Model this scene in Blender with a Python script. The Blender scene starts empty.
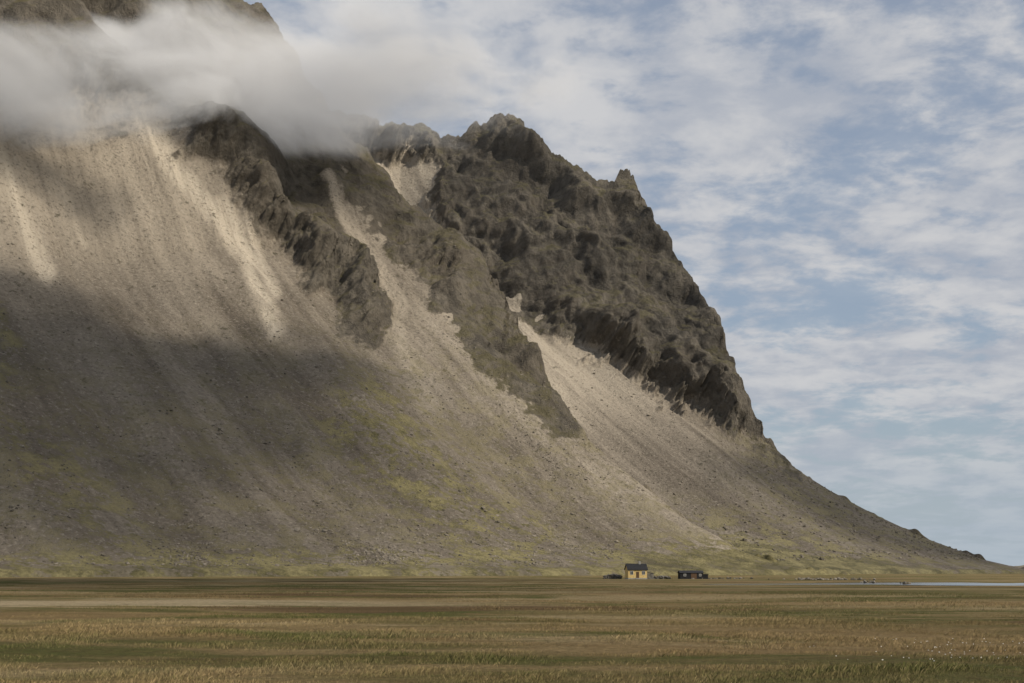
import bpy, math, numpy as np
rng=np.random.default_rng(7)
sc=bpy.context.scene
F=1422.2; CX=512.0; HOR=570.0; H=3.0
# ---------------------------------------------------------------- noise
def pn(x,y,seed=0):
    x=np.asarray(x,float); y=np.asarray(y,float)
    x0=np.floor(x); y0=np.floor(y); fx=x-x0; fy=y-y0
    xi=x0.astype(np.int64); yi=y0.astype(np.int64)
    def g(ix,iy,dx,dy):
        h=(ix*374761393+iy*668265263+seed*974634777)&0xffffffff
        h=((h^(h>>13))*1274126177)&0xffffffff
        h=(h^(h>>16))
        a=(h&0xffff)/65536.0*2*np.pi
        return np.cos(a)*dx+np.sin(a)*dy
    u=fx*fx*fx*(fx*(fx*6-15)+10); v=fy*fy*fy*(fy*(fy*6-15)+10)
    a=g(xi,yi,fx,fy); b=g(xi+1,yi,fx-1,fy); c=g(xi,yi+1,fx,fy-1); d=g(xi+1,yi+1,fx-1,fy-1)
    return ((a*(1-u)+b*u)*(1-v)+(c*(1-u)+d*u)*v)*1.5
def fbm(x,y,o=4,seed=0,gain=.5):
    r=0;a=1
    for i in range(o):
        r=r+a*pn(x*2**i+i*7.3,y*2**i-i*3.1,seed+i); a*=gain
    return r
def billow(x,y,o=4,seed=0,gain=.5):
    r=0;a=1;t=0
    for i in range(o):
        r=r+a*np.minimum(np.sqrt(pn(x*2**i+i*5.3,y*2**i-i*2.1,seed+i)**2+.0015)*1.7,1.2); t+=a; a*=gain
    return r/t
def facet(x,y,seed=0,tilt=.5):
    """angular blocks: upper envelope of tilted pyramids, one per jittered cell; about 0..1"""
    x0=np.floor(x).astype(np.int64); y0=np.floor(y).astype(np.int64)
    best=np.full(x.shape,-9.0)
    for i in(-1,0,1):
        for j in(-1,0,1):
            ix=x0+i; iy=y0+j
            h=(ix*374761393+iy*668265263+seed*974634777)&0xffffffff
            h=((h^(h>>13))*1274126177)&0xffffffff; h=h^(h>>16)
            h2=(h*2246822519+3266489917)&0xffffffff; h2=h2^(h2>>15)
            r1=(h&1023)/1023.; r2=((h>>10)&1023)/1023.; r3=((h>>20)&1023)/1023.
            q1=(h2&1023)/1023.; q2=((h2>>10)&1023)/1023.
            dx=x-(ix+.15+.7*r1); dy=y-(iy+.15+.7*r2)
            a=q1*np.pi; c,s=np.cos(a),np.sin(a)
            e1=dx*c+dy*s; e2=-dx*s+dy*c
            v=.75*r3+tilt*(q2-.5)*2*e1-.75*np.abs(e1)-.55*np.abs(e2)
            best=np.maximum(best,v)
    return best+.35
def sstep(a,b,x):
    t=np.clip((x-a)/(b-a),0,1); return t*t*(3-2*t)
def poly_sdf(px,py,poly):
    d=np.full(px.shape,1e9); ins=np.zeros(px.shape,bool); n=len(poly)
    for i in range(n):
        ax,ay=poly[i]; bx,by=poly[(i+1)%n]
        ex,ey=bx-ax,by-ay
        t=np.clip(((px-ax)*ex+(py-ay)*ey)/(ex*ex+ey*ey),0,1)
        d=np.minimum(d,np.hypot(px-ax-t*ex,py-ay-t*ey))
        if ay!=by:
            c=((ay>py)!=(by>py))&(px<(bx-ax)*(py-ay)/(by-ay)+ax); ins^=c
    return np.where(ins,d,-d)
def line_mask(px,py,pts,w0,w1):
    best=np.zeros(px.shape); n=len(pts)-1
    for i in range(n):
        ax,ay=pts[i]; bx,by=pts[i+1]; ex,ey=bx-ax,by-ay
        t=np.clip(((px-ax)*ex+(py-ay)*ey)/(ex*ex+ey*ey),0,1)
        d=np.hypot(px-ax-t*ex,py-ay-t*ey); w=w0+(w1-w0)*(i+t)/n
        best=np.maximum(best,1-sstep(.1*w,w*1.35,d))
    return best
# ---------------------------------------------------------------- mesh helpers
def add_obj(name,me,mat=None,parent=None):
    o=bpy.data.objects.new(name,me); sc.collection.objects.link(o)
    if mat: me.materials.append(mat)
    if parent: o.parent=parent
    return o
def np_mesh(name,verts,faces,mat=None,smooth=True,attrs=None):
    faces=np.asarray(faces,np.int32); k=faces.shape[1]; n=len(faces)
    me=bpy.data.meshes.new(name)
    me.vertices.add(len(verts)); me.vertices.foreach_set("co",np.asarray(verts,np.float32).ravel())
    me.loops.add(n*k); me.loops.foreach_set("vertex_index",faces.ravel())
    me.polygons.add(n); me.polygons.foreach_set("loop_start",np.arange(n,dtype=np.int32)*k)
    try: me.polygons.foreach_set("loop_total",np.full(n,k,np.int32))
    except Exception: pass
    me.polygons.foreach_set("use_smooth",np.full(n,smooth,bool))
    if attrs:
        for an,av in attrs.items():
            a=me.attributes.new(an,'FLOAT','POINT'); a.data.foreach_set("value",np.asarray(av,np.float32).ravel())
    me.update(calc_edges=True); me.validate()
    return add_obj(name,me,mat)
def grid_faces(nr,nc):
    i=np.arange(nr-1)[:,None]*nc+np.arange(nc-1)[None,:]
    i=i.ravel(); return np.stack([i,i+1,i+nc+1,i+nc],1)
# ---------------------------------------------------------------- material helpers
class M:
    def __init__(s,name,bsdf=True):
        s.m=bpy.data.materials.new(name); s.m.use_nodes=True; s.t=s.m.node_tree; s.n=s.t.nodes; s.l=s.t.links
        s.b=s.n.get("Principled BSDF"); s.out=s.n.get("Material Output")
    def node(s,t,**kw):
        n=s.n.new(t)
        for k,v in kw.items(): setattr(n,k,v)
        return n
    def set(s,inp,v):
        if isinstance(v,bpy.types.NodeSocket): s.l.new(v,inp)
        else: inp.default_value=v
    def math(s,op,a,b=0.0,clamp=False):
        n=s.node('ShaderNodeMath',operation=op,use_clamp=clamp); s.set(n.inputs[0],a); s.set(n.inputs[1],b); return n.outputs[0]
    def mapr(s,v,a,b,c=0.0,d=1.0):
        n=s.node('ShaderNodeMapRange',interpolation_type='SMOOTHSTEP'); s.set(n.inputs[0],v)
        for i,x in enumerate((a,b,c,d)): n.inputs[i+1].default_value=x
        return n.outputs[0]
    def mix(s,f,a,b,mode='MIX'):
        n=s.node('ShaderNodeMix',data_type='RGBA',blend_type=mode); s.set(n.inputs[0],f)
        s.set(n.inputs[6],a if not isinstance(a,tuple) else (*a,1)); s.set(n.inputs[7],b if not isinstance(b,tuple) else (*b,1)); return n.outputs[2]
    def noise(s,vec,scale,detail=5,rough=.55,dist=0.0):
        n=s.node('ShaderNodeTexNoise'); s.l.new(vec,n.inputs['Vector']); n.inputs['Scale'].default_value=scale
        n.inputs['Detail'].default_value=detail; n.inputs['Roughness'].default_value=rough; n.inputs['Distortion'].default_value=dist
        return n.outputs[0]
    def pos(s): return s.node('ShaderNodeNewGeometry').outputs['Position']
    def attr(s,name): return s.node('ShaderNodeAttribute',attribute_name=name).outputs['Fac']
    def scale(s,v,sc_):
        n=s.node('ShaderNodeVectorMath',operation='MULTIPLY'); s.l.new(v,n.inputs[0]); n.inputs[1].default_value=sc_; return n.outputs[0]
    def comb(s,x,y,z):
        n=s.node('ShaderNodeCombineXYZ'); s.set(n.inputs[0],x); s.set(n.inputs[1],y); s.set(n.inputs[2],z); return n.outputs[0]
    def bump(s,h,dist,strength=1.0,nrm=None):
        n=s.node('ShaderNodeBump'); s.l.new(h,n.inputs['Height']); n.inputs['Distance'].default_value=dist; n.inputs['Strength'].default_value=strength
        if nrm: s.l.new(nrm,n.inputs['Normal'])
        return n.outputs[0]
    def fin(s,col,rough=.9,nrm=None,spec=.2):
        s.set(s.b.inputs['Base Color'],col if not isinstance(col,tuple) else (*col,1)); s.set(s.b.inputs['Roughness'],rough)
        s.b.inputs['Specular IOR Level'].default_value=spec
        if nrm: s.l.new(nrm,s.b.inputs['Normal'])
        return s.m
# ---------------------------------------------------------------- mountain material
def mountain_mat(name,hazeamt):
    m=M(name); P=m.pos(); rock=m.attr('rock'); fresh=m.attr('fresh'); veg=m.attr('veg'); ac=m.attr('across'); al=m.attr('along'); cav_shade=m.attr('cav_shade')
    fl=m.comb(ac,m.math('MULTIPLY',al,.09),0.0)
    st1=m.noise(fl,.026,6,.62,.8); st2=m.noise(fl,.12,4,.6,.5)
    fine=m.noise(P,.40,5,.78); med=m.noise(P,.05,6,.65); big=m.noise(P,.012,5,.6); spk=m.noise(P,.16,4,.7)
    base=m.mix(m.mapr(st1,.34,.66),(.142,.118,.092),(.275,.237,.188))
    base=m.mix(m.mapr(st2,.42,.7,0,.35),base,(.290,.252,.200))
    base=m.mix(m.mapr(big,.42,.62,0,.5),base,(.128,.108,.084))
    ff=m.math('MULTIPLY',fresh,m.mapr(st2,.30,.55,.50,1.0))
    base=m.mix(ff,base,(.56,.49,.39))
    base=m.mix(m.mapr(fine,.54,.64,0,.65),base,(.066,.057,.044))
    base=m.mix(m.mapr(fine,.36,.46,.5,0),base,(.43,.385,.315))
    base=m.mix(m.math('MULTIPLY',m.mapr(spk,.56,.66,0,.7),m.mapr(med,.47,.60)),base,(.060,.053,.032))
    vcol=m.mix(m.mapr(med,.35,.65),(.088,.080,.034),(.285,.250,.125))
    vcol=m.mix(m.mapr(fine,.4,.6,.35,0),vcol,(.06,.055,.03))
    vf=m.math('MULTIPLY',veg,m.mapr(m.math('ADD',m.math('MULTIPLY',spk,.40),m.math('ADD',m.math('MULTIPLY',med,.45),m.math('MULTIPLY',st2,.15))),.46,.54),clamp=True)
    vf=m.math('ADD',vf,m.math('MAXIMUM',m.math('SUBTRACT',veg,1.0),0.0),clamp=True)
    base=m.mix(vf,base,vcol)
    geo=m.node('ShaderNodeNewGeometry'); sep=m.node('ShaderNodeSeparateXYZ'); m.l.new(geo.outputs['Normal'],sep.inputs[0])
    rn=m.noise(P,.07,8,.66); rv=m.noise(P,.018,4,.6); cr=m.noise(m.scale(P,(1,1,.6)),.13,7,.7,.6)
    rcol=m.mix(m.mapr(rn,.34,.66),(.084,.074,.060),(.180,.158,.126))
    rcol=m.mix(m.mapr(rv,.42,.65,0,.5),rcol,(.120,.101,.078))
    rcol=m.mix(m.mapr(cr,.58,.72,0,.5),rcol,(.25,.225,.185))
    moss=m.math('MULTIPLY',m.mapr(sep.outputs[2],.45,.75),m.mapr(m.noise(P,.03,6,.7),.42,.58))
    rcol=m.mix(m.math('MULTIPLY',moss,.65),rcol,(.125,.110,.052))
    rcol=m.mix(m.mapr(cav_shade,.15,.42,.5,0.0),rcol,(.046,.041,.035))  # shade of the relief hollows painted into the rock colour
    rcol=m.mix(m.mapr(cr,.32,.44,.5,0.0),rcol,(.042,.038,.032))
    rk=m.mapr(m.math('ADD',rock,m.math('MULTIPLY',m.math('SUBTRACT',rn,.5),1.7)),.36,.64)
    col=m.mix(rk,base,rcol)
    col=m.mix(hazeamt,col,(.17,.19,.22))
    bh=m.math('ADD',m.math('MULTIPLY',m.math('SUBTRACT',fine,.5),m.mapr(rk,0,1,.9,1.0)),m.math('MULTIPLY',m.math('SUBTRACT',m.math('ADD',rn,cr),1.0),m.mapr(rk,0,1,.3,1.5)))
    nb=m.bump(bh,3.4,1.0)
    return m.fin(col,.95,nb,.1)
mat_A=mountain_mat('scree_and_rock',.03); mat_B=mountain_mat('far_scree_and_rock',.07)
# ---------------------------------------------------------------- mountain surfaces
a_,b_=.55,.40
nA=np.array([b_,-a_-.15,.6]); nA/=np.linalg.norm(nA)
def depthA(px,s):
    p=(px-CX)/F
    se=np.where(s>.22,.22+(s-.22)*.4,s)-.05*np.exp(-np.maximum(s,0)/.02)
    return a_*800/(a_-b_*p-se)
bndx=[200,400,500,520,560,600,650,700,740,768,800,1100]; bndy=[140,215,292,306,331,356,385,415,438,449,455,500]
def depthB(px,s):
    p=(px-CX)/F
    sb=(HOR-np.interp(px,bndx,bndy))/F
    se=np.where(s>sb,sb+(s-sb)*.3,s)-.06*np.exp(-np.maximum(s,0)/.025)
    return a_*1000/np.maximum(a_-b_*p-se,.08)
def world(px,s,Y): return np.stack([(px-CX)/F*Y,Y,H+s*Y],-1)

skA=[(-900,-150),(-500,-260),(-200,-200),(0,-90),(60,-60),(110,-75),(170,-45),(210,-20),(240,0),(262,10),(285,45),(310,85),(335,125),(352,146),(375,163),(400,198),(432,222),(470,255),(497,290),(520,335),(550,380),(588,443),(640,487),(700,530),(740,552),(790,566),(850,577),(900,590)]
skB=[(150,60),(300,110),(370,138),(400,130),(430,133),(455,136),(464,135),(472,125),(480,128),(492,121),(505,122),(518,124),(528,136),(545,154),(560,163),(575,168),(600,181),(614,184),(618,171),(624,172),(632,178),(640,200),(652,222),(668,243),(690,275),(705,295),(718,322),(728,352),(737,385),(748,408),(760,432),(775,453),(790,466),(830,491),(880,517),(930,540),(985,560),(1024,569),(1100,577),(1200,592)]
rocksA=[[(160,112),(345,120),(335,170),(345,235),(372,270),(386,318),(374,342),(345,334),(322,302),(280,274),(240,226),(218,190),(180,160)],
 [(335,120),(380,160),(404,196),(436,218),(476,250),(504,285),(528,335),(556,378),(606,455),(572,440),(532,417),(496,392),(464,366),(442,334),(424,302),(393,275),(364,238),(345,205),(330,165)],
 [(-900,-400),(320,-400),(330,120),(180,120),(60,92),(-20,112),(-100,115),(-400,130),(-900,200)]]
rockB=[[(300,0),(430,100),(640,100),(900,400),(800,474),(770,454),(740,440),(700,416),(650,386),(600,358),(560,332),(525,312),(495,285),(450,240),(425,205),(432,165),(410,150),(360,160),(300,150)]]

def sheet(name,cols,nr,sk,depth,isA,mat):
    skx=[q[0] for q in sk]; sky=[q[1] for q in sk]
    top=np.interp(cols,skx,sky)
    jag=fbm(cols/14.0,cols*0+3.3,5,11,.6)*4.5+pn(cols/3.0,cols*0+.5,5)*1.5
    jam=sstep(600,570,cols) if isA else sstep(785,760,cols)*.8
    top=top+jag*jam
    st=(HOR-top)/F; sb=-.0068
    st=np.maximum(st,sb+.0003)
    t=np.linspace(0,1,nr)[:,None]
    s=sb+(st[None,:]-sb)*t; px=np.repeat(cols[None,:],nr,0)
    py=HOR-s*F
    Y=depth(px,s); P=world(px,s,Y)
    X=P[...,0]; Z=P[...,2]
    across=(a_*X+b_*Y)/.68; along=(b_*X-a_*Y)/.68
    wx=px+fbm(X/40,Z/40,5,21,.6)*15; wy=py+fbm(X/40+9,Z/40,5,31,.6)*15
    lx=px+fbm(X/30,Z/60,4,23)*5; ly=py
    rock=np.zeros_like(px); rd=np.zeros_like(px)
    for pl in (rocksA if isA else rockB):
        sd=poly_sdf(wx,wy,pl); rock=np.maximum(rock,sstep(-13,11,sd)); rd=np.maximum(rd,sstep(-8,30 if isA else 14,sd))
    if isA:
        rd=np.maximum(rd,rock*sstep(22,6,py-np.interp(px,skx,sky))*.6)*.74
        rock=np.maximum(rock,.62*line_mask(wx,wy,[(-40,120),(40,128),(130,125),(190,140)],17,14)*sstep(-.1,.25,fbm(X/35,Z/30,3,27)+.05))
        sm=line_mask(lx,ly,[(322,185),(345,238),(372,280),(396,315),(402,350)],8,11)
        rock*=1-sm*.9; rd*=1-sm*.8
        rock*=.88+.12*sstep(300,360,px)
        fresh=line_mask(lx,ly,[(140,125),(165,165),(200,210),(240,262),(275,335)],16,11)*.95
        fresh=np.maximum(fresh,line_mask(lx,ly,[(215,215),(250,262),(272,300)],14,10)*.8)
        fresh=np.maximum(fresh,sm*.45)
        fresh=np.maximum(fresh,line_mask(lx,ly,[(-5,150),(20,215),(45,275)],16,13)*.8)
        fresh=np.maximum(fresh,line_mask(lx,ly,[(55,125),(62,180),(85,240)],9,8)*.5)
        fresh=np.maximum(fresh,line_mask(lx,ly,[(380,300),(400,345),(430,400)],12,14)*.3)
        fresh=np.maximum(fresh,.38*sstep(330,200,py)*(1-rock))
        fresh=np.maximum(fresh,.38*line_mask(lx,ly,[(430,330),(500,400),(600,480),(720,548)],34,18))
        veg=1.0*line_mask(wx,wy,[(375,430),(430,490),(540,550)],85,40)
        veg=np.maximum(veg,1.0*sstep(536,560,py+.02*(px-200)))
        veg=np.maximum(veg,.8*line_mask(wx,wy,[(0,440),(130,545)],50,60))
        veg=np.maximum(veg,.8*line_mask(wx,wy,[(-10,310),(10,380)],14,18))
        veg=np.maximum(veg,1.7*sstep(540,558,py+fbm(X/25,Y/25,3,29)*8)*sstep(570,660,px))
        veg=np.maximum(veg,1.4*sstep(561,568,py))
        veg=np.maximum(veg,.40*sstep(280,460,py))
    else:
        fresh=.60*sstep(760,560,px)*sstep(480,370,py)*sstep(-.1,.2,1-rock)
        fresh=np.maximum(fresh,.25*line_mask(wx,wy,[(372,145),(400,170),(430,210)],18,16))
        veg=1.0*sstep(-12,40,py-np.interp(px,[560,640,740,860,1000],[460,478,500,530,550]))
        veg=np.maximum(veg,.6*sstep(680,800,px))
        veg=np.maximum(veg,1.9*sstep(-7,9,py+fbm(X/30,Y/30,3,28)*6-np.interp(px,[560,740,800,900,1000],[500,533,547,561,572])))
    v=Z*1.25+Y*.3; us=X+.5*v
    w1=fbm(X/120,v/120,3,41)*36; w2=fbm(X/30,v/30,3,43)*9
    big=billow((us+w1)/170,(v+w1)/420,2,51,.4)
    f1=facet((us+w1*.7+w2)/62,(v+w1*.4)/160,61,.5)
    f2=facet((X-.35*v+w2)/26,(v+.3*X+w2)/50,71,.6)
    f3=facet((X+.3*v)/11,(v+w2)/17,81,.6)
    f4=facet((X-.2*v)/5.5,(v+w2)/7,85,.6)
    relief=(big-.4)*58+(f1-.4)*34+(f2-.4)*11+(f3-.4)*5.0+(f4-.4)*1.6
    scr=fbm((across+fbm(across/90,along/90,2,5)*14)/38,along/380,4,91,.45)*3.6+fbm(across/9,along/60,3,95)*.5+fbm(X/3,Y/3+Z/3,2,99)*.45
    broad=fbm(across/170,along/700,2,97)*16
    fade=sstep(0,.03,s)
    disp=(scr+broad)*fade*(1-.6*rd)+rd*(relief+8)
    crest=sstep(0,.06,1-t)*.6+.4
    if not isA: disp=disp*(1-.5*sstep(700,790,px)*sstep(430,480,py))
    disp=disp*crest
    Pd=P+disp[...,None]*nA
    cav_shade=np.clip(.5+(f1-.4)*.7+(big-.4)*.6+(f2-.4)*.4,0,1)
    nb=24; D=(np.linspace(0,1,nb+1)[1:]**1.6)[:,None]
    ztop=Pd[-1,:,2]; L=(ztop+30)/.85
    YB=Pd[-1,:,1][None]+D*L[None]; ZB=ztop[None]-D*(ztop+30)[None]+fbm(cols[None,:]/30+D*0,D*6,3,7)*6*(1-D); XB=Pd[-1,:,0][None]+D*L[None]*.15
    B=np.stack([XB,YB,ZB],-1)
    allP=np.concatenate([Pd,B],0)
    def ext(a): return np.concatenate([a,np.repeat(a[-1:],nb,0)],0)
    at=dict(rock=ext(rock),fresh=ext(fresh),veg=ext(veg),across=ext(across),along=ext(along),cav_shade=ext(cav_shade))
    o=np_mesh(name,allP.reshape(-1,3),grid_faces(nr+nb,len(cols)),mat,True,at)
    return o,Pd,px,py,rock
cA=np.concatenate([np.linspace(-900,-30,250)[:-1],np.arange(-30,900,1.1)])
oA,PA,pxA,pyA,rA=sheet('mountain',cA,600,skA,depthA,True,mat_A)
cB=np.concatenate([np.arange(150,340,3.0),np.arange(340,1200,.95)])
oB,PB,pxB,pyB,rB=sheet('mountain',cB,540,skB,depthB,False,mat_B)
# ---------------------------------------------------------------- boulders at the foot of the scree
def ico():
    t=(1+5**.5)/2
    v=np.array([(-1,t,0),(1,t,0),(-1,-t,0),(1,-t,0),(0,-1,t),(0,1,t),(0,-1,-t),(0,1,-t),(t,0,-1),(t,0,1),(-t,0,-1),(-t,0,1)])/1.9
    f=np.array([(0,11,5),(0,5,1),(0,1,7),(0,7,10),(0,10,11),(1,5,9),(5,11,4),(11,10,2),(10,7,6),(7,1,8),(3,9,4),(3,4,2),(3,2,6),(3,6,8),(3,8,9),(4,9,5),(2,4,11),(6,2,10),(8,6,7),(9,8,1)])
    return v,f
def rocks(name,pts,sizes,mat):
    v,f=ico(); n=len(pts)
    jit=rng.uniform(.65,1.25,(n,12,1)); scl=rng.uniform(.7,1.3,(n,1,3))*np.array([1,1,.75])
    ang=rng.uniform(0,6.28,n); c,s=np.cos(ang)[:,None],np.sin(ang)[:,None]
    q=v[None]*jit*scl*sizes[:,None,None]
    x=q[...,0]*c-q[...,1]*s; y=q[...,0]*s+q[...,1]*c
    q=np.stack([x,y,q[...,2]],-1)+pts[:,None,:]
    fa=(f[None]+np.arange(n)[:,None,None]*12).reshape(-1,3)
    return np_mesh(name,q.reshape(-1,3),fa,mat,False)
m=M('boulder_stone'); P=m.pos(); nn=m.noise(P,.12,5,.6)
mat_bl=m.fin(m.mix(m.mapr(nn,.35,.65),(.085,.076,.06),(.22,.195,.16)),.95,None,.1)
PFa=PA.reshape(-1,3); wa=(sstep(515,560,pyA)*np.exp(-((pxA-310)/170)**2)+.12*sstep(200,400,pyA))*(pxA>-200)*(pyA<566)*(pxA<640); wa=wa.ravel()*(.15+1.2*np.clip(fbm(PFa[:,0]/45,PFa[:,1]/45,3,17)+.1,0,1))
ia=rng.choice(len(PFa),6000,p=wa/wa.sum()); sz=rng.gamma(2.0,.16,6000)+.2
PFb=PB.reshape(-1,3); wb=(.3*sstep(330,480,pyB)*(1-rB)*(pyB<560)*(pxB>560)).ravel(); ib=rng.choice(len(PFb),2200,p=wb/wb.sum())
pts=np.concatenate([PFa[ia],PFb[ib]]); szs=np.concatenate([sz,rng.gamma(2.0,.25,2200)+.3])
rocks('boulder_field',pts,szs,mat_bl)
# ---------------------------------------------------------------- ground
def gz(x,y):
    x=np.asarray(x,float); y=np.asarray(y,float)
    z=fbm(x/22,y/14,3,101)*.16+fbm(x/140,y/90,2,103)*.25
    z=z*(1-.85*sstep(12,34,x)*sstep(90,150,y))
    riv=sstep(34,48,x)*sstep(225,245,y)*sstep(420,370,y)
    hs=sstep(75,45,np.hypot(x-50,(y-474)))
    far=sstep(700,500,y)
    z=z*far*(1-riv)*(1-hs)
    z=z+riv*(.13*fbm(x/50+3,y/16,3,131)-.01)
    return z
u=np.linspace(-1,1,520); gx=np.sinh(u*7.2)/np.sinh(7.2)*30000
vv=np.linspace(0,1,620); gy=-60+np.sinh(vv*6.6)/np.sinh(6.6)*40000
GX,GY=np.meshgrid(gx,gy)
mg=M('meadow')
def grass_color(m,P):
    s1=m.noise(m.scale(P,(.008,.022,0)),1.0,5,.6,.4); s2=m.noise(m.scale(P,(.035,.09,0)),1.0,5,.65); s3=m.noise(m.scale(P,(.8,.8,.8)),1.0,4,.7); s4=m.noise(m.scale(P,(.016,.05,0)),1.0,5,.6,.5)
    c=m.mix(m.mapr(s1,.46,.57),(.100,.102,.036),(.230,.166,.082))
    c=m.mix(m.mapr(s2,.48,.60,0,.8),c,(.285,.212,.110))
    c=m.mix(m.mapr(s2,.39,.47,.9,0),c,(.082,.094,.027))
    c=m.mix(m.mapr(s4,.53,.61,0,.85),c,(.34,.270,.155))
    c=m.mix(m.mapr(s4,.36,.45,.8,0),c,(.115,.072,.040))
    # pale strip of dry, thin grass across the left of the plain
    sp=m.node('ShaderNodeSeparateXYZ'); m.l.new(P,sp.inputs[0])
    dy=m.math('ABSOLUTE',m.math('SUBTRACT',m.math('ADD',sp.outputs[1],m.math('MULTIPLY',m.math('SUBTRACT',s2,.5),60.0)),128.0))
    stp=m.math('MULTIPLY',m.mapr(dy,4,17,1,0),m.mapr(sp.outputs[0],-30,12,1,0))
    c=m.mix(m.math('MULTIPLY',stp,.85),c,(.46,.38,.25))
    c=m.mix(m.mapr(s3,.4,.75,0,.4),c,(.15,.094,.05))
    return c,s3
P=mg.pos(); c,s3=grass_color(mg,P)
f3=mg.noise(P,2.5,6,.75)
c=mg.mix(mg.mapr(f3,.35,.6,.45,0),c,(.05,.043,.018))
mat_g=mg.fin(c,.95,mg.bump(mg.math('ADD',s3,f3),.6,1.0),.05)
np_mesh('ground',np.stack([GX,GY,gz(GX,GY)],-1).reshape(-1,3),grid_faces(620,520),mat_g)
def grass(name,n,y0,y1,blades,hh,ww,mat,filt=None,margin=1.25):
    y=y0+(y1-y0)*rng.random(n)**1.15; x=(rng.random(n)*2-1)*(y*.37*margin+6)
    if filt is not None:
        k=filt(x,y); x=x[k]; y=y[k]
    dens=.50+.7*fbm(x/4,y/4,3,201)+.6*fbm(x/25,y/22,2,203)
    hsc=np.clip(dens,.08,1.2)*(1-.7*sstep(22,6,np.abs(y-128))*sstep(12,-30,x))
    k=rng.random(len(x))<np.clip(hsc*1.6,.2,1); x=x[k];y=y[k];hsc=hsc[k]; n=len(x)
    x=np.repeat(x,blades)+rng.normal(0,.3,n*blades); y=np.repeat(y,blades)+rng.normal(0,.3,n*blades); hs=np.repeat(hsc,blades)
    k=len(x); z=gz(x,y)-.03
    ht=hh*hs*rng.uniform(.4,1.3,k); an=rng.uniform(0,6.28,k); w=ww*rng.uniform(.6,1.3,k)
    lx=rng.normal(.12,.35,k)*ht; ly=rng.normal(0,.35,k)*ht
    dx=np.cos(an)*w; dy=np.sin(an)*w*.5
    v=np.empty((k,4,3))
    v[:,0]=np.stack([x-dx,y-dy,z],-1); v[:,1]=np.stack([x+dx,y+dy,z],-1)
    v[:,2]=np.stack([x+lx*.4+dx*.6,y+ly*.4+dy*.6,z+ht*.6],-1); v[:,3]=np.stack([x+lx,y+ly,z+ht],-1)
    i=np.arange(k)[:,None]*4
    fa=np.concatenate([i+np.array([[0,1,2]]),i+np.array([[0,2,3]])],0)
    rnd=np.repeat(rng.random(k),4); tip=np.tile([0,0,.6,1.0],k)
    return np_mesh(name,v.reshape(-1,3),fa,mat,False,dict(rnd=rnd,tip=tip))
mm=M('grass_blades'); P=mm.pos(); c,_=grass_color(mm,P)
r=mm.attr('rnd'); tip=mm.attr('tip')
c=mm.mix(mm.mapr(r,.65,1,0,.45),c,(.34,.265,.145)); c=mm.mix(mm.mapr(r,0,.32,.5,0),c,(.085,.098,.028))
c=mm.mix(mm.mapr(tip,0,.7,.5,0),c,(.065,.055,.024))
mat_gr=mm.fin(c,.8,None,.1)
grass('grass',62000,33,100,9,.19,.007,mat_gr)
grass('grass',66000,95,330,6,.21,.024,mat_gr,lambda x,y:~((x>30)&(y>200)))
mc=M('cotton_grass_white'); mat_ct=mc.fin((.6,.58,.52),.9)
n=70; cy=rng.uniform(42,58,n); cx=cy*rng.uniform(.26,.36,n)+rng.normal(0,1,n)
rocks('cotton_grass',np.stack([cx,cy,gz(cx,cy)+.22+rng.uniform(-.06,.1,n)],-1),np.full(n,.022),mat_ct)
# ---------------------------------------------------------------- river
mw=M('river_water'); P=mw.pos(); wn=mw.noise(mw.scale(P,(.6,1.5,1)),1.0,3,.5)
mat_w=mw.fin((.05,.06,.065),.12,mw.bump(wn,.05,.4),.5)
xs=np.linspace(40,900,330); yc=300+fbm(xs/70,xs*0,3,141)*12; hw=20*sstep(38,110,xs)+12+fbm(xs/40,xs*0+4,2,143)*6
rows=np.linspace(-1,1,9)[:,None]
RX=np.repeat(xs[None],9,0); RY=yc[None]+rows*hw[None]; RZ=np.full_like(RX,.03)
np_mesh('river',np.stack([RX,RY,RZ],-1).reshape(-1,3),grid_faces(9,330),mat_w)
# ---------------------------------------------------------------- buildings
def box(name,x0,x1,y0,y1,z0,z1,mat,parent):
    v=[(x,y,z) for z in(z0,z1) for y in(y0,y1) for x in(x0,x1)]
    f=[(0,2,3,1),(4,5,7,6),(0,1,5,4),(2,6,7,3),(0,4,6,2),(1,3,7,5)]
    me=bpy.data.meshes.new(name); me.from_pydata(v,[],f); me.update(); return add_obj(name,me,mat,parent)
def poly(name,v,f,mat,parent):
    me=bpy.data.meshes.new(name); me.from_pydata(v,[],f); me.update(); return add_obj(name,me,mat,parent)
def simple(name,c,rough=.7,var=.15,sc_=3,board=None):
    m=M(name); P=m.node('ShaderNodeTexCoord').outputs['Object']; n=m.noise(P,sc_,5,.6)
    col=m.mix(m.mapr(n,.3,.7),tuple(x*(1-var) for x in c),tuple(min(1,x*(1+var)) for x in c)); nr=None
    if board:
        w=m.node('ShaderNodeTexWave',bands_direction=board[0]); m.l.new(P,w.inputs[0]); w.inputs['Scale'].default_value=board[1]
        nr=m.bump(w.outputs[1],.03,.6)
    return m.fin(col,rough,nr,.2)
m_yel=simple('weathered_yellow_boards',(.58,.42,.18),.8,.2,2,('X',2.2)); m_blk=simple('black_roofing',(.022,.022,.024),.6,.3,3,('X',1.6))
m_tar=simple('tarred_boards',(.018,.018,.02),.75,.3,3,('X',2.5)); m_glass=simple('window_glass',(.03,.035,.04),.15,.1)
m_wht=simple('white_paint',(.7,.68,.62),.6,.08); m_door=simple('brown_door',(.10,.06,.035),.6); m_stone=simple('grey_stone',(.14,.13,.115),.95,.35,1.2); m_con=simple('concrete',(.30,.29,.27),.9,.15)
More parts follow.
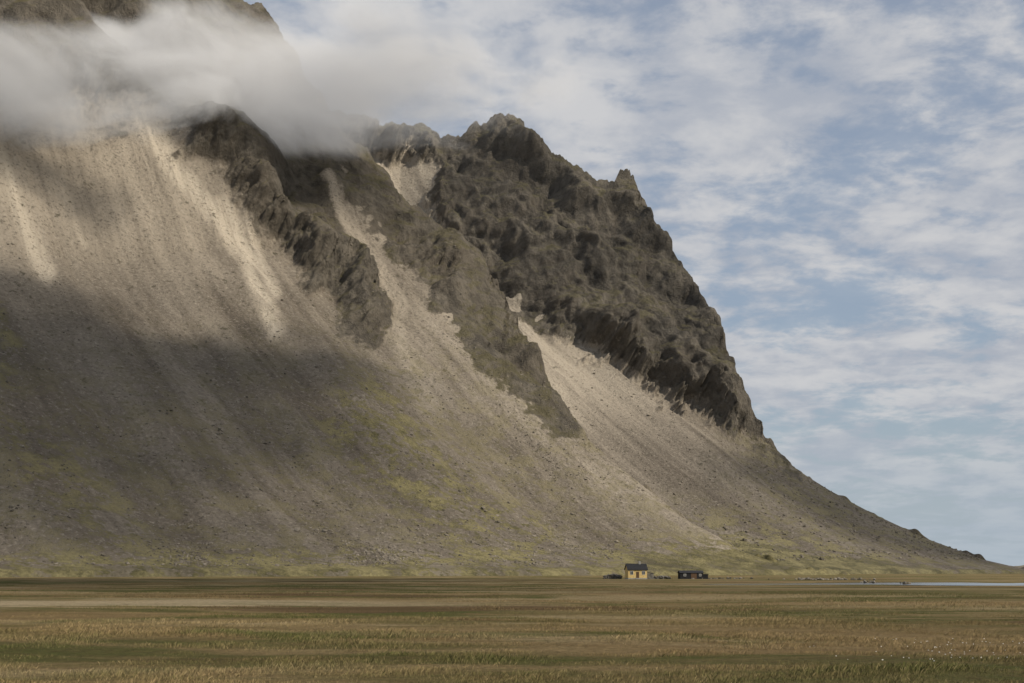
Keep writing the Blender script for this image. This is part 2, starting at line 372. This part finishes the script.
def gable(name,x0,x1,y0,y1,ze,zr,ov,th,mat,par):
    ym=(y0+y1)/2; v=[];f=[]
    sl=(zr-ze)/(ym-y0)
    for sg,ya in((1,y0-ov),(-1,y1+ov)):
        zl=ze-ov*sl; k=len(v)
        for x in(x0-ov,x1+ov):
            v+= [(x,ya,zl),(x,ym,zr),(x,ym,zr+th),(x,ya,zl+th)]
        f+=[(k,k+4,k+5,k+1),(k+3,k+2,k+6,k+7),(k,k+3,k+7,k+4),(k,k+1,k+2,k+3),(k+4,k+7,k+6,k+5)]
    return poly(name,v,f,mat,par)
def window(x,y,z,w,h,par,i):
    box(f'window_frame_{i}',x-w/2-.08,x+w/2+.08,y-.05,y-.003,z-.08,z+h+.08,m_wht,par)
    box(f'window_pane_{i}',x-w/2,x+w/2,y-.07,y-.052,z,z+h,m_glass,par)
    box(f'window_bar_{i}',x-.03,x+.03,y-.09,y-.072,z,z+h,m_wht,par)
def empty(name,loc):
    e=bpy.data.objects.new(name,None); sc.collection.objects.link(e); e.location=loc; return e
Yh=474
def X_(px,Y=Yh): return (px-CX)/F*Y
e=empty('wooden_house',(X_(636),Yh,0)); e.rotation_euler=(0,0,math.radians(8))
box('foundation',-3.25,3.25,-2.45,2.45,-.3,.35,m_con,e)
poly('walls',[(-3.2,-2.4,.35),(3.2,-2.4,.35),(3.2,2.4,.35),(-3.2,2.4,.35),(-3.2,-2.4,3.2),(3.2,-2.4,3.2),(3.2,2.4,3.2),(-3.2,2.4,3.2),(-3.2,0,5.0),(3.2,0,5.0)],
 [(0,1,5,4),(2,3,7,6),(1,2,6,9,5),(3,0,4,8,7)],m_yel,e)
gable('roof',-3.2,3.2,-2.4,2.4,3.2,5.0,.3,.14,m_blk,e)
box('chimney',.9,1.5,-.3,.3,4.7,5.9,m_con,e)
window(-2,-2.4,1.5,.9,1.1,e,1); window(2,-2.4,1.5,.9,1.1,e,2)
box('door',-.5,.5,-2.46,-2.403,.36,2.4,m_door,e); box('door_step',-.8,.8,-3.1,-2.47,-.1,.3,m_con,e)
box('lean_to',3.22,5.6,-1.6,1.8,-.2,1.9,m_stone,e); poly('lean_to_roof',[(3.22,-1.8,2.35),(5.8,-1.8,1.92),(5.8,2,1.92),(3.22,2,2.35)],[(0,1,2,3)],m_blk,e)
e=empty('black_shed',(X_(692),Yh+4,0)); e.rotation_euler=(0,0,math.radians(4))
box('walls',-3.9,3.9,-2,2,-.2,2.05,m_tar,e); gable('roof',-3.9,3.9,-2,2,2.05,2.75,.2,.1,m_blk,e)
box('sliding_door',-.2,1.7,-2.06,-2.003,.1,1.8,m_door,e); window(-2.3,-2,1.0,.7,.6,e,1); window(2.9,-2,1.0,.6,.6,e,2)
box('annex',3.93,5.7,-1.4,1.4,-.2,1.5,m_tar,e); box('annex_roof',3.93,5.9,-1.6,1.6,1.503,1.62,m_blk,e)
def wall(x0,x1,y,h,nm):
    n=140; xx=rng.uniform(x0,x1,n); zz=rng.uniform(0,1,n)*h*(1-.35*np.abs((xx-(x0+x1)/2)/((x1-x0)/2))**2)
    rocks(nm,np.stack([xx,y+rng.normal(0,.25,n),zz],-1),rng.uniform(.28,.5,n),m_stone)
wall(X_(604),X_(622),Yh+2,1.5,'stone_wall'); wall(X_(654),X_(672),Yh+6,.9,'stone_wall')
pt=[];s_=[]
for pxx,dd,k,w in((838,430,60,6),(815,440,30,4),(727,470,25,5),(870,330,10,2),(905,300,6,1)):
    for _ in range(k): pt.append((X_(pxx,dd)+rng.normal(0,w),dd+rng.normal(0,w),rng.uniform(0,.4))); s_.append(rng.uniform(.2,.6))
rocks('gravel_mounds',np.array(pt),np.array(s_),mat_bl)
# ---------------------------------------------------------------- distant low hills on right
cols=np.linspace(900,1900,300)[None]; tt=np.linspace(0,1,14)[:,None]
hx=(cols-CX)/F*2600+tt*0; hy=2600+tt*500+cols*0; hz=-4+np.sin(tt*np.pi)*(13+10*fbm(cols/60,cols*0,4,301))*sstep(940,1010,cols)*1.2+fbm(hx/40,hy/40,3,305)*2*np.sin(tt*np.pi)
z0=np.zeros_like(hx)
np_mesh('hills',np.stack([hx,hy,hz],-1).reshape(-1,3),grid_faces(14,300),mat_B,True,dict(rock=z0+.4,fresh=z0,veg=z0+.6,across=hx,along=hy,cav_shade=z0+.5))
# ---------------------------------------------------------------- sun
az=math.radians(62); el=math.radians(37)
S=np.array([math.sin(az)*math.cos(el),-math.cos(az)*math.cos(el),math.sin(el)])
L=bpy.data.lights.new('sun','SUN'); L.energy=5.0; L.angle=math.radians(.53); L.color=(1,.90,.75)
lo=bpy.data.objects.new('sun',L); sc.collection.objects.link(lo)
from mathutils import Vector
lo.rotation_euler=Vector(S).to_track_quat('Z','Y').to_euler()
# ---------------------------------------------------------------- overhead clouds (shade parts of the slopes)
def tgt(px,py,which):
    s=(HOR-py)/F
    if which=='A': Y=float(depthA(np.array(px,float),np.array(s)))
    elif which=='B': Y=float(depthB(np.array(px,float),np.array(s)))
    else: Y=which; return np.array([(px-CX)/F*Y,Y,0.])
    return np.array([(px-CX)/F*Y,Y,H+s*Y])
ZC=1500
bl=[(-150,370,'A',190,.95),(10,365,'A',115,.96),(120,385,'A',110,.96),(220,410,'A',105,.94),(60,500,'A',130,.88),(220,520,'A',90,.75),(320,400,'A',75,.88),(300,480,'A',70,.65),(390,400,'A',45,.4),
 (900,520,'B',120,.85),(1000,560,'B',110,.8),(790,490,'B',80,.7),(500,190,'B',100,.5),(620,260,'B',100,.45),(700,350,'B',70,.4),(290,190,'A',60,.50),
 (512,0,230,50,.5),(300,0,290,70,.8),(100,0,330,90,.8),(420,0,400,80,.7),(200,0,420,90,.8),(-200,0,330,120,.8),(760,0,560,60,.3)]
C=[]
for px_,py_,w_,R,o_ in bl:
    p=tgt(px_,py_,w_); C.append((*(p+S*(ZC-p[2])/S[2])[:2],R,o_))
C=np.array(C); x0,x1=C[:,0].min()-350,C[:,0].max()+350; y0,y1=C[:,1].min()-350,C[:,1].max()+350
q=np.linspace(0,1,300); QX,QY=np.meshgrid(x0+(x1-x0)*q,y0+(y1-y0)*q)
wxx=QX+fbm(QX/130,QY/130,4,401)*50; wyy=QY+fbm(QX/130+5,QY/130,4,411)*50
tr=np.ones_like(QX)
for cx_,cy_,R,o_ in C: tr*=1-o_*np.exp(-(np.hypot(wxx-cx_,wyy-cy_)/R)**2.1)
edge=sstep(0,.06,np.minimum(np.minimum(q[None],1-q[None]),np.minimum(q[:,None],1-q[:,None])))
op=(1-tr)*edge
mk=M('cloud_vapour_thin'); mk.n.remove(mk.b)
d=mk.node('ShaderNodeBsdfTranslucent'); d.inputs[0].default_value=(.9,.9,.9,1); t=mk.node('ShaderNodeBsdfTransparent'); mxs=mk.node('ShaderNodeMixShader')
al=mk.math('MULTIPLY',mk.attr('dens'),.95)
mk.l.new(al,mxs.inputs[0]); mk.l.new(t.outputs[0],mxs.inputs[1]); mk.l.new(d.outputs[0],mxs.inputs[2]); mk.l.new(mxs.outputs[0],mk.out.inputs[0])
np_mesh('cloud',np.stack([QX,QY,ZC+op*60+fbm(QX/90,QY/90,3,421)*12],-1).reshape(-1,3),grid_faces(300,300),mk.m,True,dict(dens=op))
# ---------------------------------------------------------------- cloud bank clinging to the mountain (volume)
def cloudvol(name,loc,scl,dens,thr,seed,em):
    me=bpy.data.meshes.new(name); import bmesh
    bm=bmesh.new(); bmesh.ops.create_icosphere(bm,subdivisions=3,radius=1); bm.to_mesh(me); bm.free()
    k=M(name+'_vapour'); k.n.remove(k.b)
    oc=k.node('ShaderNodeTexCoord').outputs['Object']
    ln=k.node('ShaderNodeVectorMath',operation='LENGTH'); k.l.new(oc,ln.inputs[0])
    ad=k.node('ShaderNodeVectorMath',operation='ADD'); k.l.new(k.pos(),ad.inputs[0]); ad.inputs[1].default_value=(seed*531,seed*217,0)
    n1=k.noise(k.scale(ad.outputs[0],(.8,.8,1.4)),.011,7,.66,.6)
    fall=k.math('SUBTRACT',1.0,k.math('POWER',ln.outputs['Value'],2.0))
    dv=k.math('ADD',k.math('MULTIPLY',fall,.75),k.math('MULTIPLY',k.math('SUBTRACT',n1,.5),3.6))
    dv=k.mapr(dv,thr,thr+.65,0,dens)
    dv=k.math('MULTIPLY',dv,k.mapr(ln.outputs['Value'],.75,1,1,0))
    v=k.node('ShaderNodeVolumePrincipled'); v.inputs['Color'].default_value=(.98,.98,.98,1); v.inputs['Anisotropy'].default_value=-.1
    k.l.new(dv,v.inputs['Density'])
    # added glow standing in for in-cloud multiple scattering of daylight (Cycles traces a single volume bounce)
    v.inputs['Emission Color'].default_value=(1,.96,.92,1); k.l.new(k.math('MULTIPLY',dv,em),v.inputs['Emission Strength'])
    k.l.new(v.outputs[0],k.out.inputs['Volume'])
    try: k.m.cycles.volume_step_rate=1.0
    except Exception as ex: print('step',ex)
    o=add_obj(name,me,k.m); o.location=loc; o.scale=scl; return o
def at(px,py,Y): return ((px-CX)/F*Y,Y,H+(HOR-py)/F*Y)
cloudvol('cloud',at(290,78,1160),(275,112,66),.022,.12,1,.16)
cloudvol('cloud',at(30,90,985),(185,90,42),.023,.10,3,.09)
# ---------------------------------------------------------------- world
w=bpy.data.worlds.new("World"); sc.world=w; w.use_nodes=True; nt=w.node_tree
k=M.__new__(M); k.t=nt; k.n=nt.nodes; k.l=nt.links
bg=nt.nodes['Background']; sky=k.node('ShaderNodeTexSky',sky_type='NISHITA'); sky.sun_disc=False; sky.sun_elevation=el; sky.sun_rotation=math.pi-az; sky.air_density=1.0; sky.dust_density=1.2
tc=k.node('ShaderNodeTexCoord').outputs['Generated']; sp=k.node('ShaderNodeSeparateXYZ'); k.l.new(tc,sp.inputs[0])
z=k.math('ADD',k.math('MAXIMUM',sp.outputs[2],0.0),.20)
cv=k.comb(k.math('DIVIDE',sp.outputs[0],z),k.math('DIVIDE',sp.outputs[1],z),0.0)
n1=k.noise(cv,1.5,5,.55,.2); n2=k.noise(cv,7.5,6,.6,.2); n3=k.noise(cv,4.2,4,.55); n4=k.noise(cv,18.0,4,.6)
cov=k.math('ADD',k.math('MULTIPLY',n1,.5),k.math('ADD',k.math('MULTIPLY',n2,.33),k.math('MULTIPLY',n4,.17)))
cf=k.mapr(cov,.415,.525,.25,.95)
cc=k.mix(k.mapr(k.math('ADD',k.math('MULTIPLY',n3,.5),k.math('MULTIPLY',n2,.5)),.40,.62),(4.15,4.45,5.05),(6.1,6.1,6.2))
skyc=k.mix(1.0,sky.outputs[0],(.76,.87,.97),'MULTIPLY')
skyc=k.mix(.32,skyc,(4.3,4.7,5.2))
col=k.mix(cf,skyc,cc)
hz=k.mapr(sp.outputs[2],0.0,.14,.85,0.0)
col=k.mix(hz,col,(3.9,4.6,5.25))
k.l.new(col,bg.inputs[0]); bg.inputs[1].default_value=.1
# ---------------------------------------------------------------- camera
cd=bpy.data.cameras.new('camera'); co=bpy.data.objects.new('camera',cd); sc.collection.objects.link(co)
co.location=(0,0,H); co.rotation_euler=(math.radians(90),0,0); cd.lens=50; cd.sensor_width=36; cd.shift_y=(HOR-341.5)/1024; cd.clip_start=.5; cd.clip_end=60000
sc.camera=co
sc.view_settings.view_transform='Standard'; sc.view_settings.look='None'; sc.view_settings.exposure=0
